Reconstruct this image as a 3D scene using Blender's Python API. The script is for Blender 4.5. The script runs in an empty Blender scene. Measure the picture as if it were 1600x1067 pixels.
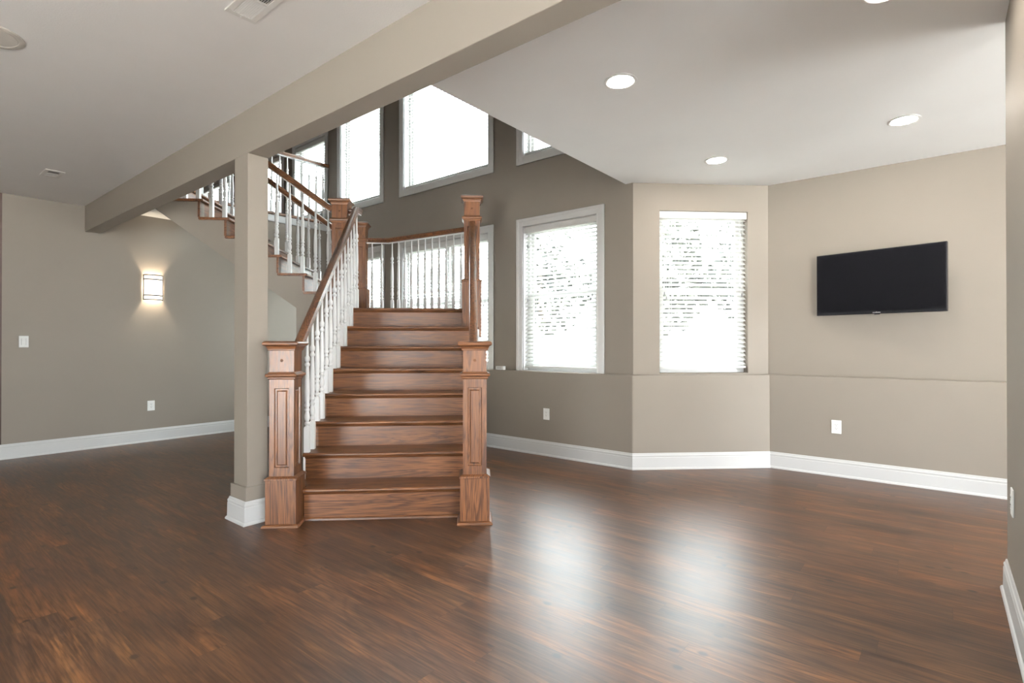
import bpy, math, random
from math import sin, cos, pi, radians as rad, atan2, hypot, sqrt
from mathutils import Vector, Matrix, Euler

random.seed(7)
SC = bpy.context.scene
COL = SC.collection

# ------------------------------------------------------------------ camera, sky, exposure
YAW, PITCH, EYE, FPX = rad(38.865), rad(0.261), 1.2, 829.87
cam_d = bpy.data.cameras.new('camera')
cam = bpy.data.objects.new('camera', cam_d)
COL.objects.link(cam)
cam.location = (0, 0, EYE)
cam.rotation_euler = Euler((rad(90) + PITCH, 0, YAW - rad(90)), 'XYZ')
cam_d.sensor_fit = 'HORIZONTAL'
cam_d.sensor_width = 36.0
cam_d.lens = 36.0 * FPX / 1600.0
cam_d.clip_start = 0.02
SC.camera = cam
SC.view_settings.view_transform = 'Standard'
SC.view_settings.look = 'None'
SC.view_settings.gamma = 1.0
SC.view_settings.use_curve_mapping = False
SC.view_settings.exposure = -0.63

W = bpy.data.worlds.new('overcast_sky')
SC.world = W
W.use_nodes = True
wn = W.node_tree.nodes
wn['Background'].inputs[0].default_value = (0.90, 0.96, 1.0, 1)
wn['Background'].inputs[1].default_value = 42.0
sun_d = bpy.data.lights.new('bounce_sun', 'SUN'); sun_d.energy = 2800.0; sun_d.angle = rad(2); sun_d.color = (1.0, 0.98, 0.96)
sun = bpy.data.objects.new('bounce_sun', sun_d); COL.objects.link(sun)  # added sun: brightens the ground and the unseen floor for bounce light
sun.rotation_euler = Vector((0.46, 0.70, -0.62)).to_track_quat('-Z', 'Y').to_euler()

def portal(x, y, z, w, h, rz):
    d = bpy.data.lights.new('sky_portal', 'AREA'); d.shape = 'RECTANGLE'; d.size = w; d.size_y = h
    d.cycles.is_portal = True
    o = bpy.data.objects.new('sky_portal', d); COL.objects.link(o)
    o.location = (x, y, z); o.rotation_euler = (rad(90), 0, rz)
# daylight enters through these openings (portals only guide the sampling of the sky)
for y0, y1, z0, z1 in ((2.72, 3.67, 0.9, 2.52), (4.19, 5.77, 0.9, 2.52), (6.25, 7.24, 0.9, 2.52), (2.72, 3.67, 3.3, 5.06), (4.19, 5.75, 3.3, 5.06), (6.27, 7.25, 3.3, 5.06), (7.69, 12.5, 3.3, 4.55)):
    portal(4.95, (y0 + y1) / 2, (z0 + z1) / 2, y1 - y0, z1 - z0, rad(90))
portal(5.40, 1.95, 1.7, 0.9, 1.6, rad(90 - 47))
for x, w in ((-1.35, 2.9), (4.8, 2.8)): portal(x, -5.1, 1.18, w, 2.35, 0)
for y, w in ((0.25, 1.7),): portal(-4.1, y, 1.05, w, 2.1, rad(-90))

# ------------------------------------------------------------------ materials
def lin(r, g, b):
    f = lambda c: (c / 255 / 12.92) if c / 255 <= 0.04045 else ((c / 255 + 0.055) / 1.055) ** 2.4
    return (f(r), f(g), f(b), 1)

class N:
    """tiny node helper"""
    def __init__(s, name):
        s.m = bpy.data.materials.new(name); s.m.use_nodes = True
        s.t = s.m.node_tree; s.b = s.t.nodes['Principled BSDF']
    def n(s, typ, **kw):
        x = s.t.nodes.new(typ)
        for k, v in kw.items(): setattr(x, k, v)
        return x
    def l(s, a, b): s.t.links.new(a, b)
    def val(s, node, **kw):
        for k, v in kw.items(): node.inputs[k.replace('_', ' ')].default_value = v
        return node
    def math(s, op, a, b=None, c=None):
        x = s.n('ShaderNodeMath', operation=op)
        for i, v in enumerate((a, b, c)):
            if v is None: continue
            if isinstance(v, (int, float)): x.inputs[i].default_value = v
            else: s.l(v, x.inputs[i])
        return x.outputs[0]
    def ramp(s, fac, stops):
        r = s.n('ShaderNodeValToRGB'); e = r.color_ramp.elements
        while len(e) < len(stops): e.new(0.5)
        for i, (p, c) in enumerate(stops): e[i].position = p; e[i].color = c
        s.l(fac, r.inputs[0]); return r.outputs[0]
    def mix(s, fac, a, b, mode='MIX'):
        x = s.n('ShaderNodeMix', data_type='RGBA', blend_type=mode)
        for sock, v in ((x.inputs[0], fac), (x.inputs[6], a), (x.inputs[7], b)):
            if isinstance(v, (int, float, tuple)): sock.default_value = v
            else: s.l(v, sock)
        return x.outputs[2]

def paint(name, col, rough=0.6, bump=0.0, scale=160, spec=0.35):
    k = N(name)
    k.b.inputs['Roughness'].default_value = rough
    k.b.inputs['Specular IOR Level'].default_value = spec
    tc = k.n('ShaderNodeTexCoord')
    no = k.val(k.n('ShaderNodeTexNoise'), Scale=1.7, Detail=3.0)
    k.l(tc.outputs['Object'], no.inputs['Vector'])
    d = tuple(c * 0.965 for c in col[:3]) + (1,)
    k.l(k.ramp(no.outputs[0], [(0.3, d), (0.7, col)]), k.b.inputs['Base Color'])
    if bump:
        n2 = k.val(k.n('ShaderNodeTexNoise'), Scale=scale, Detail=2.0)
        k.l(tc.outputs['Object'], n2.inputs['Vector'])
        bp = k.val(k.n('ShaderNodeBump'), Strength=bump, Distance=0.002)
        k.l(n2.outputs[0], bp.inputs['Height']); k.l(bp.outputs[0], k.b.inputs['Normal'])
    return k.m

def oak(name, axis, coat=0.12):
    """stained red oak, grain along one object axis"""
    k = N(name)
    tc = k.n('ShaderNodeTexCoord'); oi = k.n('ShaderNodeObjectInfo')
    add = k.n('ShaderNodeVectorMath', operation='ADD')
    cmb = k.n('ShaderNodeCombineXYZ')
    r10 = k.math('MULTIPLY', oi.outputs['Random'], 13.0)
    for i in range(3): k.l(r10, cmb.inputs[i])
    k.l(tc.outputs['Object'], add.inputs[0]); k.l(cmb.outputs[0], add.inputs[1])
    def mp(along, across):
        m = k.n('ShaderNodeMapping'); sc = [across] * 3; sc['xyz'.index(axis)] = along
        m.inputs['Scale'].default_value = sc; k.l(add.outputs[0], m.inputs['Vector']); return m.outputs[0]
    n1 = k.val(k.n('ShaderNodeTexNoise'), Scale=1.0, Detail=4.0, Roughness=0.55, Distortion=0.7)
    k.l(mp(0.8, 12.0), n1.inputs['Vector'])
    rings = k.math('FRACT', k.math('MULTIPLY', n1.outputs[0], 9.0))
    rings = k.math('ABSOLUTE', k.math('SUBTRACT', rings, 0.5))
    n2 = k.val(k.n('ShaderNodeTexNoise'), Scale=1.0, Detail=3.0)
    k.l(mp(7.0, 230.0), n2.inputs['Vector'])
    n3 = k.val(k.n('ShaderNodeTexNoise'), Scale=1.0, Detail=2.0)
    k.l(mp(1.2, 5.0), n3.inputs['Vector'])
    c = k.ramp(rings, [(0.0, (0.058, 0.022, 0.009, 1)), (0.20, (0.124, 0.050, 0.020, 1)), (0.5, (0.180, 0.076, 0.030, 1))])
    c = k.mix(0.75, c, k.ramp(n2.outputs[0], [(0.36, (0.55, 0.50, 0.47, 1)), (0.56, (1.02, 1.02, 1.02, 1))]), 'MULTIPLY')
    c = k.mix(0.8, c, k.ramp(n3.outputs[0], [(0.3, (0.78, 0.75, 0.72, 1)), (0.7, (1.12, 1.1, 1.06, 1))]), 'MULTIPLY')
    k.l(c, k.b.inputs['Base Color'])
    k.b.inputs['Roughness'].default_value = 0.36
    k.b.inputs['Coat Weight'].default_value = coat
    k.b.inputs['Specular IOR Level'].default_value = 0.40
    k.b.inputs['Coat Roughness'].default_value = 0.22
    bp = k.val(k.n('ShaderNodeBump'), Strength=0.12, Distance=0.001)
    k.l(n2.outputs[0], bp.inputs['Height']); k.l(bp.outputs[0], k.b.inputs['Normal'])
    return k.m

def floor_material():
    """vinyl wood planks running along Y, 0.128 wide, about 1.22 long"""
    k = N('wood_plank_floor')
    PW, PL = 0.128, 1.22
    tc = k.n('ShaderNodeTexCoord'); sep = k.n('ShaderNodeSeparateXYZ')
    k.l(tc.outputs['Object'], sep.inputs[0])
    u = k.math('DIVIDE', k.math('ADD', sep.outputs[0], 20.03), PW)
    row = k.math('FLOOR', u); uf = k.math('SUBTRACT', u, row)
    w1 = k.n('ShaderNodeTexWhiteNoise', noise_dimensions='1D'); k.l(row, w1.inputs['W'])
    v = k.math('ADD', k.math('DIVIDE', k.math('ADD', sep.outputs[1], 20.0), PL), w1.outputs['Value'])
    cell = k.math('FLOOR', v); vf = k.math('SUBTRACT', v, cell)
    idv = k.n('ShaderNodeCombineXYZ'); k.l(row, idv.inputs[0]); k.l(cell, idv.inputs[1])
    w2 = k.n('ShaderNodeTexWhiteNoise', noise_dimensions='2D'); k.l(idv.outputs[0], w2.inputs['Vector'])
    off = k.n('ShaderNodeVectorMath', operation='SCALE'); k.l(w2.outputs['Color'], off.inputs[0]); off.inputs['Scale'].default_value = 31.0
    add = k.n('ShaderNodeVectorMath', operation='ADD'); k.l(tc.outputs['Object'], add.inputs[0]); k.l(off.outputs[0], add.inputs[1])
    def mp(sx, sy):
        m = k.n('ShaderNodeMapping'); m.inputs['Scale'].default_value = (sx, sy, 1)
        k.l(add.outputs[0], m.inputs['Vector']); return m.outputs[0]
    n1 = k.val(k.n('ShaderNodeTexNoise'), Scale=1.0, Detail=6.0, Roughness=0.62, Distortion=0.9)
    k.l(mp(16, 1.5), n1.inputs['Vector'])
    n2 = k.val(k.n('ShaderNodeTexNoise'), Scale=1.0, Detail=5.0, Roughness=0.6)
    k.l(mp(120, 5), n2.inputs['Vector'])
    n3 = k.val(k.n('ShaderNodeTexNoise'), Scale=1.0, Detail=3.0, Roughness=0.5)
    k.l(mp(4.5, 1.6), n3.inputs['Vector'])
    c = k.ramp(n1.outputs[0], [(0.22, (0.024, 0.012, 0.007, 1)), (0.42, (0.076, 0.037, 0.020, 1)),
                               (0.57, (0.118, 0.057, 0.027, 1)), (0.76, (0.230, 0.112, 0.046, 1))])
    # cathedral figure: fine contour lines of a slow noise
    n4 = k.val(k.n('ShaderNodeTexNoise'), Scale=1.0, Detail=1.5, Distortion=0.4)
    k.l(mp(7.0, 1.15), n4.inputs['Vector'])
    fr = k.math('ABSOLUTE', k.math('SUBTRACT', k.math('FRACT', k.math('MULTIPLY', n4.outputs[0], 9.0)), 0.5))
    fig = k.math('MULTIPLY', k.math('GREATER_THAN', w2.outputs['Value'], 0.45), 0.5)
    c = k.mix(fig, c, k.ramp(fr, [(0.0, (0.42, 0.38, 0.36, 1)), (0.30, (1, 1, 1, 1))]), 'MULTIPLY')
    c = k.mix(0.85, c, k.ramp(n2.outputs[0], [(0.36, (0.42, 0.40, 0.39, 1)), (0.60, (1.18, 1.15, 1.1, 1))]), 'MULTIPLY')
    # each plank has its own tone: greyish, brown, orange
    tone = k.ramp(w2.outputs['Value'], [(0.0, (0.66, 0.68, 0.72, 1)), (0.35, (0.92, 0.9, 0.9, 1)), (0.7, (1.05, 1.0, 0.96, 1)), (1.0, (1.28, 1.12, 0.92, 1))])
    c = k.mix(0.85, c, tone, 'MULTIPLY')
    c = k.mix(0.8, c, k.ramp(n3.outputs[0], [(0.32, (0.62, 0.62, 0.64, 1)), (0.66, (1.2, 1.14, 1.04, 1))]), 'MULTIPLY')
    # knots
    vo = k.n('ShaderNodeTexVoronoi', feature='F1', distance='EUCLIDEAN', voronoi_dimensions='2D'); vo.inputs['Scale'].default_value = 1.0
    k.l(mp(4.6, 3.2), vo.inputs['Vector'])
    sepc = k.n('ShaderNodeSeparateColor'); k.l(vo.outputs['Color'], sepc.inputs[0])
    rare = k.math('GREATER_THAN', sepc.outputs[0], 0.70)
    kn = k.math('MULTIPLY', rare, k.math('SUBTRACT', 1.0, k.math('SMOOTH_MIN', k.math('DIVIDE', vo.outputs['Distance'], 0.085), 1.0, 0.25)))
    kn = k.math('MAXIMUM', kn, 0.0)
    c = k.mix(k.math('MINIMUM', k.math('MULTIPLY', kn, 1.8), 0.93), c, (0.018, 0.011, 0.009, 1))
    # seams
    du = k.math('MULTIPLY', k.math('MINIMUM', uf, k.math('SUBTRACT', 1.0, uf)), PW)
    dv = k.math('MULTIPLY', k.math('MINIMUM', vf, k.math('SUBTRACT', 1.0, vf)), PL)
    seam = k.math('LESS_THAN', k.math('MINIMUM', du, dv), 0.0009)
    c = k.mix(k.math('MULTIPLY', seam, 0.6), c, (0.02, 0.012, 0.009, 1))
    k.l(c, k.b.inputs['Base Color'])
    rg = k.math('ADD', 0.33, k.math('MULTIPLY', n1.outputs[0], 0.08))
    k.l(rg, k.b.inputs['Roughness'])
    k.b.inputs['Specular IOR Level'].default_value = 0.5
    bp = k.val(k.n('ShaderNodeBump'), Strength=0.06, Distance=0.0008)
    k.l(k.math('SUBTRACT', n2.outputs[0], k.math('MULTIPLY', seam, 0.8)), bp.inputs['Height'])
    k.l(bp.outputs[0], k.b.inputs['Normal'])
    return k.m

def simple(name, col, rough=0.5, metal=0.0, spec=0.5, coat=0.0):
    k = N(name)
    tc = k.n('ShaderNodeTexCoord')
    no = k.val(k.n('ShaderNodeTexNoise'), Scale=9.0, Detail=2.0)
    k.l(tc.outputs['Object'], no.inputs['Vector'])
    d = tuple(c * 0.95 for c in col[:3]) + (1,)
    k.l(k.ramp(no.outputs[0], [(0.35, d), (0.65, col)]), k.b.inputs['Base Color'])
    k.b.inputs['Roughness'].default_value = rough
    k.b.inputs['Metallic'].default_value = metal
    k.b.inputs['Specular IOR Level'].default_value = spec
    k.b.inputs['Coat Weight'].default_value = coat
    return k.m

def emitter(name, col, strength):
    k = N(name)
    k.b.inputs['Base Color'].default_value = (0.9, 0.9, 0.9, 1)
    k.b.inputs['Emission Color'].default_value = col
    k.b.inputs['Emission Strength'].default_value = strength
    return k.m

def glass_pane():
    k = N('window_glass')
    tr = k.n('ShaderNodeBsdfTransparent'); tr.inputs[0].default_value = (0.93, 0.95, 0.94, 1)
    gl = k.n('ShaderNodeBsdfGlossy'); gl.inputs['Roughness'].default_value = 0.02
    lw = k.n('ShaderNodeLayerWeight'); lw.inputs[0].default_value = 0.5
    fr = k.math('ADD', 0.03, k.math('MULTIPLY', k.math('POWER', lw.outputs['Facing'], 5.0), 0.6))
    mx = k.n('ShaderNodeMixShader')
    k.l(fr, mx.inputs[0]); k.l(tr.outputs[0], mx.inputs[1]); k.l(gl.outputs[0], mx.inputs[2])
    k.l(mx.outputs[0], k.t.nodes['Material Output'].inputs[0])
    return k.m

def slat_material():
    k = N('white_blind_slat')
    tl = k.n('ShaderNodeBsdfTranslucent'); tl.inputs[0].default_value = (0.9, 0.9, 0.88, 1)
    df = k.n('ShaderNodeBsdfDiffuse'); df.inputs[0].default_value = (0.86, 0.87, 0.87, 1)
    mx = k.n('ShaderNodeMixShader'); mx.inputs[0].default_value = 0.5
    k.l(df.outputs[0], mx.inputs[1]); k.l(tl.outputs[0], mx.inputs[2])
    k.l(mx.outputs[0], k.t.nodes['Material Output'].inputs[0])
    return k.m

def leaf_material(name, a, b):
    k = N(name)
    tc = k.n('ShaderNodeTexCoord'); no = k.val(k.n('ShaderNodeTexNoise'), Scale=3.0, Detail=4.0)
    k.l(tc.outputs['Object'], no.inputs['Vector'])
    k.l(k.ramp(no.outputs[0], [(0.35, a), (0.65, b)]), k.b.inputs['Base Color'])
    k.b.inputs['Roughness'].default_value = 0.7
    return k.m

MT = dict(
    wall=paint('beige_wall_paint', (0.240, 0.209, 0.176, 1), 0.6, 0.10, 220),
    ceil_l=paint('textured_ceiling_paint', (0.86, 0.835, 0.81, 1), 0.75, 0.35, 120),
    ceil=paint('white_ceiling_paint', (0.87, 0.88, 0.88, 1), 0.7, 0.06, 160),
    trim=paint('white_paint_darkened', (0.54, 0.54, 0.535, 1), 0.38, 0, spec=0.5),  # same white paint as the casings, darkened to offset stronger light
    white=paint('white_paint_lighter', (0.80, 0.80, 0.79, 1), 0.35, 0, spec=0.5),  # same paint, kept lighter to make up for weak stairwell light
    plastic=simple('white_plastic', (0.82, 0.82, 0.80, 1), 0.4),
    slot=simple('dark_slot', (0.03, 0.03, 0.03, 1), 0.6),
    ox=oak('oak_grain_across', 'x'), oy=oak('oak_grain_deep', 'y'), oz=oak('oak_grain_upright', 'z'),
    rail_x=oak('polished_oak_rail_across', 'x', 0.8), rail_y=oak('polished_oak_rail_deep', 'y', 0.8),
    floor=floor_material(),
    darkwood=simple('dark_stained_wood', (0.045, 0.017, 0.010, 1), 0.5),
    bronze=simple('oil_rubbed_bronze', (0.055, 0.042, 0.034, 1), 0.4, 0.8),
    tvblack=simple('black_gloss_plastic', (0.005, 0.005, 0.006, 1), 0.18, spec=0.12),
    screen=simple('black_screen_glass', (0.0025, 0.0025, 0.003, 1), 0.06, spec=0.006),
    metal=simple('brushed_metal', (0.35, 0.35, 0.36, 1), 0.35, 1.0),
    silver=simple('silver_print', (0.5, 0.5, 0.5, 1), 0.4, 0.5),
    grille=simple('cream_metal_grille', (0.56, 0.52, 0.47, 1), 0.6),
    rim=simple('tan_speaker_rim', (0.45, 0.41, 0.36, 1), 0.6),
    vent=simple('white_vent_enamel', (0.76, 0.73, 0.69, 1), 0.45),
    vent_d=simple('dark_duct_opening', (0.10, 0.09, 0.08, 1), 0.8),
    glass=glass_pane(), slat=slat_material(),
    bulb=emitter('lit_lamp_diffuser', (1.0, 0.92, 0.82, 1), 330.0),
    shade=emitter('lit_frosted_shade', (1.0, 0.90, 0.75, 1), 2.2),
    concrete=simple('pale_concrete_ground', (0.62, 0.61, 0.58, 1), 0.9),
    bounce_floor=simple('pale_bounce_tile', (0.66, 0.65, 0.63, 1), 0.5),  # added unseen floor, kept pale to reflect light upward
    leaf=leaf_material('green_leaves', (0.006, 0.008, 0.005, 1), (0.011, 0.0135, 0.009, 1)),
    bark=simple('grey_bark', (0.12, 0.10, 0.08, 1), 0.9),
    black=simple('matt_black', (0.012, 0.012, 0.013, 1), 0.8),
)

# ------------------------------------------------------------------ mesh helpers
class M:
    def __init__(s, o=(0, 0, 0)):
        s.v = []; s.f = []; s.o = o
    def add(s, vs, fs):
        b = len(s.v)
        s.v += [(x - s.o[0], y - s.o[1], z - s.o[2]) for x, y, z in vs]
        s.f += [tuple(b + i for i in f) for f in fs]
        return s
    def box(s, x0, x1, y0, y1, z0, z1):
        return s.add([(x0, y0, z0), (x1, y0, z0), (x1, y1, z0), (x0, y1, z0), (x0, y0, z1), (x1, y0, z1), (x1, y1, z1), (x0, y1, z1)],
                     [(0, 3, 2, 1), (4, 5, 6, 7), (0, 1, 5, 4), (1, 2, 6, 5), (2, 3, 7, 6), (3, 0, 4, 7)])
    def cb(s, cx, cy, z0, z1, w, d=None):
        d = d or w
        return s.box(cx - w / 2, cx + w / 2, cy - d / 2, cy + d / 2, z0, z1)
    def stack(s, cx, cy, prof):
        """square lofted stack: prof = [(half width, z), ...]"""
        vs = []; fs = []
        for h, z in prof: vs += [(cx - h, cy - h, z), (cx + h, cy - h, z), (cx + h, cy + h, z), (cx - h, cy + h, z)]
        n = len(prof)
        for i in range(n - 1):
            for j in range(4):
                a = 4 * i + j; b = 4 * i + (j + 1) % 4
                fs.append((a, b, b + 4, a + 4))
        fs.append((3, 2, 1, 0)); q = 4 * (n - 1); fs.append((q, q + 1, q + 2, q + 3))
        return s.add(vs, fs)
    def prism(s, poly, axis, a, b):
        """extrude a polygon: axis 'z' poly=(x,y); 'y' poly=(x,z); 'x' poly=(y,z)"""
        def P(p, c):
            if axis == 'z': return (p[0], p[1], c)
            if axis == 'y': return (p[0], c, p[1])
            return (c, p[0], p[1])
        n = len(poly)
        vs = [P(p, a) for p in poly] + [P(p, b) for p in poly]
        fs = [tuple(range(n))[::-1], tuple(range(n, 2 * n))] + [(i, (i + 1) % n, n + (i + 1) % n, n + i) for i in range(n)]
        return s.add(vs, fs)
    def lathe(s, cx, cy, prof, seg=14, a0=0.0, a1=2 * pi, caps=True):
        vs = []; fs = []; full = abs(a1 - a0 - 2 * pi) < 1e-6
        k = seg if full else seg + 1
        for r, z in prof:
            for j in range(k):
                a = a0 + (a1 - a0) * j / seg
                vs.append((cx + r * cos(a), cy + r * sin(a), z))
        for i in range(len(prof) - 1):
            for j in range(seg if full else seg):
                p, q = i * k + j, i * k + (j + 1) % k
                fs.append((p, q, q + k, p + k))
        if caps and full:
            fs.append(tuple(range(k))[::-1]); b = (len(prof) - 1) * k; fs.append(tuple(range(b, b + k)))
        return s.add(vs, fs)
    def sweep(s, prof, path, closed=False):
        """prof: (offset to the left of travel, z) closed loop; path: xy points; mitred"""
        n = len(path); k = len(prof); vs = []; fs = []
        for i, p in enumerate(path):
            def d(a, b):
                L = hypot(b[0] - a[0], b[1] - a[1]); return ((b[0] - a[0]) / L, (b[1] - a[1]) / L)
            dp = d(path[i - 1], p) if (i > 0 or closed) else None
            dn = d(p, path[(i + 1) % n]) if (i < n - 1 or closed) else None
            dp = dp or dn; dn = dn or dp
            n1 = (-dp[1], dp[0]); n2 = (-dn[1], dn[0])
            m = (n1[0] + n2[0], n1[1] + n2[1]); c = (m[0] * n1[0] + m[1] * n1[1])
            m = (m[0] / c, m[1] / c)
            for o, z in prof: vs.append((p[0] + m[0] * o, p[1] + m[1] * o, z))
        seg = n if closed else n - 1
        for i in range(seg):
            a, b = i * k, ((i + 1) % n) * k
            for j in range(k):
                j2 = (j + 1) % k
                fs.append((a + j, b + j, b + j2, a + j2))
        if not closed:
            fs.append(tuple(range(k))); fs.append(tuple(range((n - 1) * k, n * k))[::-1])
        return s.add(vs, fs)
    def tube3(s, prof, path):
        """prof: (side, up) loop swept along a 3d path; up is kept in the vertical plane, joints mitred"""
        k = len(prof); vs = []; fs = []; n = len(path)
        P = [Vector(p) for p in path]
        for i in range(n):
            d1 = (P[i] - P[i - 1]).normalized() if i > 0 else None
            d2 = (P[i + 1] - P[i]).normalized() if i < n - 1 else None
            d1 = d1 or d2; d2 = d2 or d1
            t = (d1 + d2).normalized()
            def fr(d):
                h = Vector((d.x, d.y, 0)).normalized(); side = Vector((h.y, -h.x, 0))
                return side, side.cross(d).normalized()
            s1, u1 = fr(d1)
            for a, b in prof:
                q = P[i] + s1 * a + u1 * b
                w = (P[i] - q).dot(t) / d1.dot(t)
                vs.append(tuple(q + d1 * w))
        for i in range(n - 1):
            for j in range(k):
                j2 = (j + 1) % k
                fs.append((i * k + j, i * k + j2, (i + 1) * k + j2, (i + 1) * k + j))
        fs.append(tuple(range(k))[::-1]); fs.append(tuple(range((n - 1) * k, n * k)))
        return s.add(vs, fs)
    def cyl(s, p0, p1, r, seg=10):
        a, b = Vector(p0), Vector(p1); d = (b - a).normalized()
        x = d.orthogonal().normalized(); y = d.cross(x)
        vs = [tuple(c + x * r * cos(2 * pi * j / seg) + y * r * sin(2 * pi * j / seg)) for c in (a, b) for j in range(seg)]
        fs = [(j, (j + 1) % seg, seg + (j + 1) % seg, seg + j) for j in range(seg)] + [tuple(range(seg))[::-1], tuple(range(seg, 2 * seg))]
        return s.add(vs, fs)
    def mesh(s, name):
        me = bpy.data.meshes.new(name); me.from_pydata(s.v, [], s.f); me.update()
        import bmesh
        bm = bmesh.new(); bm.from_mesh(me)
        bmesh.ops.recalc_face_normals(bm, faces=bm.faces); bm.to_mesh(me); bm.free()
        return me

def link(name, data, parent=None):
    o = bpy.data.objects.new(name, data); COL.objects.link(o)
    if parent is not None: o.parent = parent
    return o

def obj(name, b, mat, parent=None, bevel=0.0, smooth=False, seg=2):
    me = b.mesh(name); me.materials.append(mat)
    o = link(name, me, parent)
    if smooth:
        me.polygons.foreach_set('use_smooth', [True] * len(me.polygons))
        me.set_sharp_from_angle(angle=rad(38))
    if bevel:
        m = o.modifiers.new('soft edges', 'BEVEL'); m.width = bevel; m.segments = seg; m.limit_method = 'ANGLE'; m.angle_limit = rad(35)
        m.harden_normals = False
    return o

PHI = rad(43.0)
NT = (sin(PHI), -cos(PHI)); NS = (cos(PHI), sin(PHI))
STAIR_ROT = atan2(NT[1], NT[0])
def st(t, s): return (NT[0] * t + NS[0] * s, NT[1] * t + NS[1] * s)

def tag(o, label, cat, group=None):
    o['label'] = label; o['category'] = cat
    if group: o['group'] = group
    return o

def thing(name, label, cat, o=(0, 0, 0), stair=False, rot=0.0, group=None):
    e = link(name, None)
    if stair:
        x, y = st(o[0], o[1]); e.location = (x, y, o[2]); e.rotation_euler.z = STAIR_ROT
    else:
        e.location = o; e.rotation_euler.z = rot
    return tag(e, label, cat, group)

def struct(name, b, mat, parent=None, bevel=0.0, stair=False):
    o = obj(name, b, mat, parent, bevel)
    if parent is None: o['kind'] = 'structure'
    if stair: o.rotation_euler.z = STAIR_ROT
    return o

# ------------------------------------------------------------------ the place's measures
H = 2.769                       # ceiling
YL = 7.578                      # left wall plane
XD, XT = 4.678, 5.606           # lower dark wall, lower tv wall
SB = 0.08                       # upper walls are set back by the ledge
ZL = 0.90                       # ledge
P1, P2 = (4.678, 2.290), (5.606, 1.293)
XB0, XB1, ZB = 1.651, 1.790, 2.477   # beam
YE = 2.401                      # edge of the right ceiling at the stair well
ZF2 = 3.104                     # upper floor
ZC2 = 5.70                      # upper ceiling
mdx, mdy = P2[0] - P1[0], P2[1] - P1[1]; mL = hypot(mdx, mdy); mdx /= mL; mdy /= mL
mnx, mny = -mdy, mdx            # outward normal of the bay wall
Q1 = (XD + SB, P1[1] + SB * (1 - mnx) / mny)      # upper corners, set back
Q2 = (XT + SB, P2[1] + SB * (1 - mnx) / mny)

# ------------------------------------------------------------------ setting: floor, ceilings, walls
struct('floor', M().box(-0.45, 7.0, -1.3, 7.70, -0.10, 0.0), MT['floor'])
struct('floor_bounce', M().box(-0.45, 7.0, -5.2, -1.3, -0.10, 0.0).box(-4.2, -0.45, -5.2, 7.7, -0.10, 0.0), MT['bounce_floor'])  # added pale floor out of view, bounces sunlight up to the ceilings
struct('ceiling_left', M().box(-4.0, XB0 + 0.05, -5.0, YL, H, H + 0.06), MT['ceil_l'])
struct('ceiling_right', M().prism([(XB1 - 0.05, -5.0), (6.6, -5.0), (6.6, YE), (XB1 - 0.05, YE)], 'z', H, H + 0.06), MT['ceil'])
tri = M().prism([(XB1 - 0.02, 6.47), (2.95, YL), (XB1 - 0.02, YL)], 'z', H, H + 0.06)
struct('ceiling_stair', tri, MT['ceil'])
struct('beam', M().box(XB0, XB1, -5.0, YL, ZB, H + 0.02), MT['wall'], bevel=0.004)
col = struct('column', M().box(1.650, XB1 - 0.001, 3.594, 3.79, 0, ZB), MT['wall'], bevel=0.004)
struct('plinth', M().box(1.634, XB1 + 0.012, 3.580, 3.806, 0, 0.245), MT['wall'], col, bevel=0.003)

def wall(name, o, d, n, L, z0, z1, holes=(), th=0.16, mat='wall'):
    """wall from point o along unit d for L, thickness outward along n, holes = (a0,a1,z0,z1)"""
    us = sorted({0, L} | {h[0] for h in holes} | {h[1] for h in holes})
    zs = sorted({z0, z1} | {h[2] for h in holes} | {h[3] for h in holes})
    b = M()
    for i in range(len(us) - 1):
        # merge runs vertically where there is no hole
        run = None
        for j in range(len(zs) - 1):
            uc, zc = (us[i] + us[i + 1]) / 2, (zs[j] + zs[j + 1]) / 2
            hole = any(h[0] < uc < h[1] and h[2] < zc < h[3] for h in holes)
            if not hole:
                run = (run[0], zs[j + 1]) if run else (zs[j], zs[j + 1])
            if (hole or j == len(zs) - 2) and run:
                pa = (o[0] + d[0] * us[i], o[1] + d[1] * us[i]); pb = (o[0] + d[0] * us[i + 1], o[1] + d[1] * us[i + 1])
                poly = [pa, pb, (pb[0] + n[0] * th, pb[1] + n[1] * th), (pa[0] + n[0] * th, pa[1] + n[1] * th)]
                b.prism(poly, 'z', *run); run = None
    return struct(name, b, MT[mat])

XW = XD + SB
# windows on the dark wall: (outer casing y0,y1,z0,z1, kind)
CW = 0.088
WIN = {
    'window_1': (6.165, 7.330, ZL, 2.612, 'low'), 'window_2': (4.107, 5.852, ZL, 2.612, 'low'), 'window_3': (2.632, 3.759, ZL, 2.612, 'low'),
    'window_5': (6.185, 7.336, 3.222, 5.15, 'high'), 'window_6': (4.107, 5.832, 3.228, 5.15, 'high'), 'window_7': (2.632, 3.759, 3.230, 5.15, 'high'),
    'window_8': (7.606, 8.690, 3.22, 4.64, 'high'), 'window_9': (8.98, 10.60, 3.22, 4.64, 'high'), 'window_10': (10.80, 12.60, 3.22, 4.64, 'high'),
}
def opening(w):
    y0, y1, z0, z1, k = w
    return (y0 + CW, y1 - CW, z0 + (CW if k == 'high' else 0.0), z1 - CW)
holes = []
for w in WIN.values():
    a, b_, c, d_ = opening(w); holes.append((a - Q1[1], b_ - Q1[1], c, d_))
wall('wall_window', Q1, (0, 1), (1, 0), 13.5 - Q1[1], ZL, ZC2, holes)
struct('wall_window_base', M().box(XD, XW + 0.16, P1[1], YL + 0.2, 0, ZL), MT['wall'], bevel=0.005)
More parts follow.
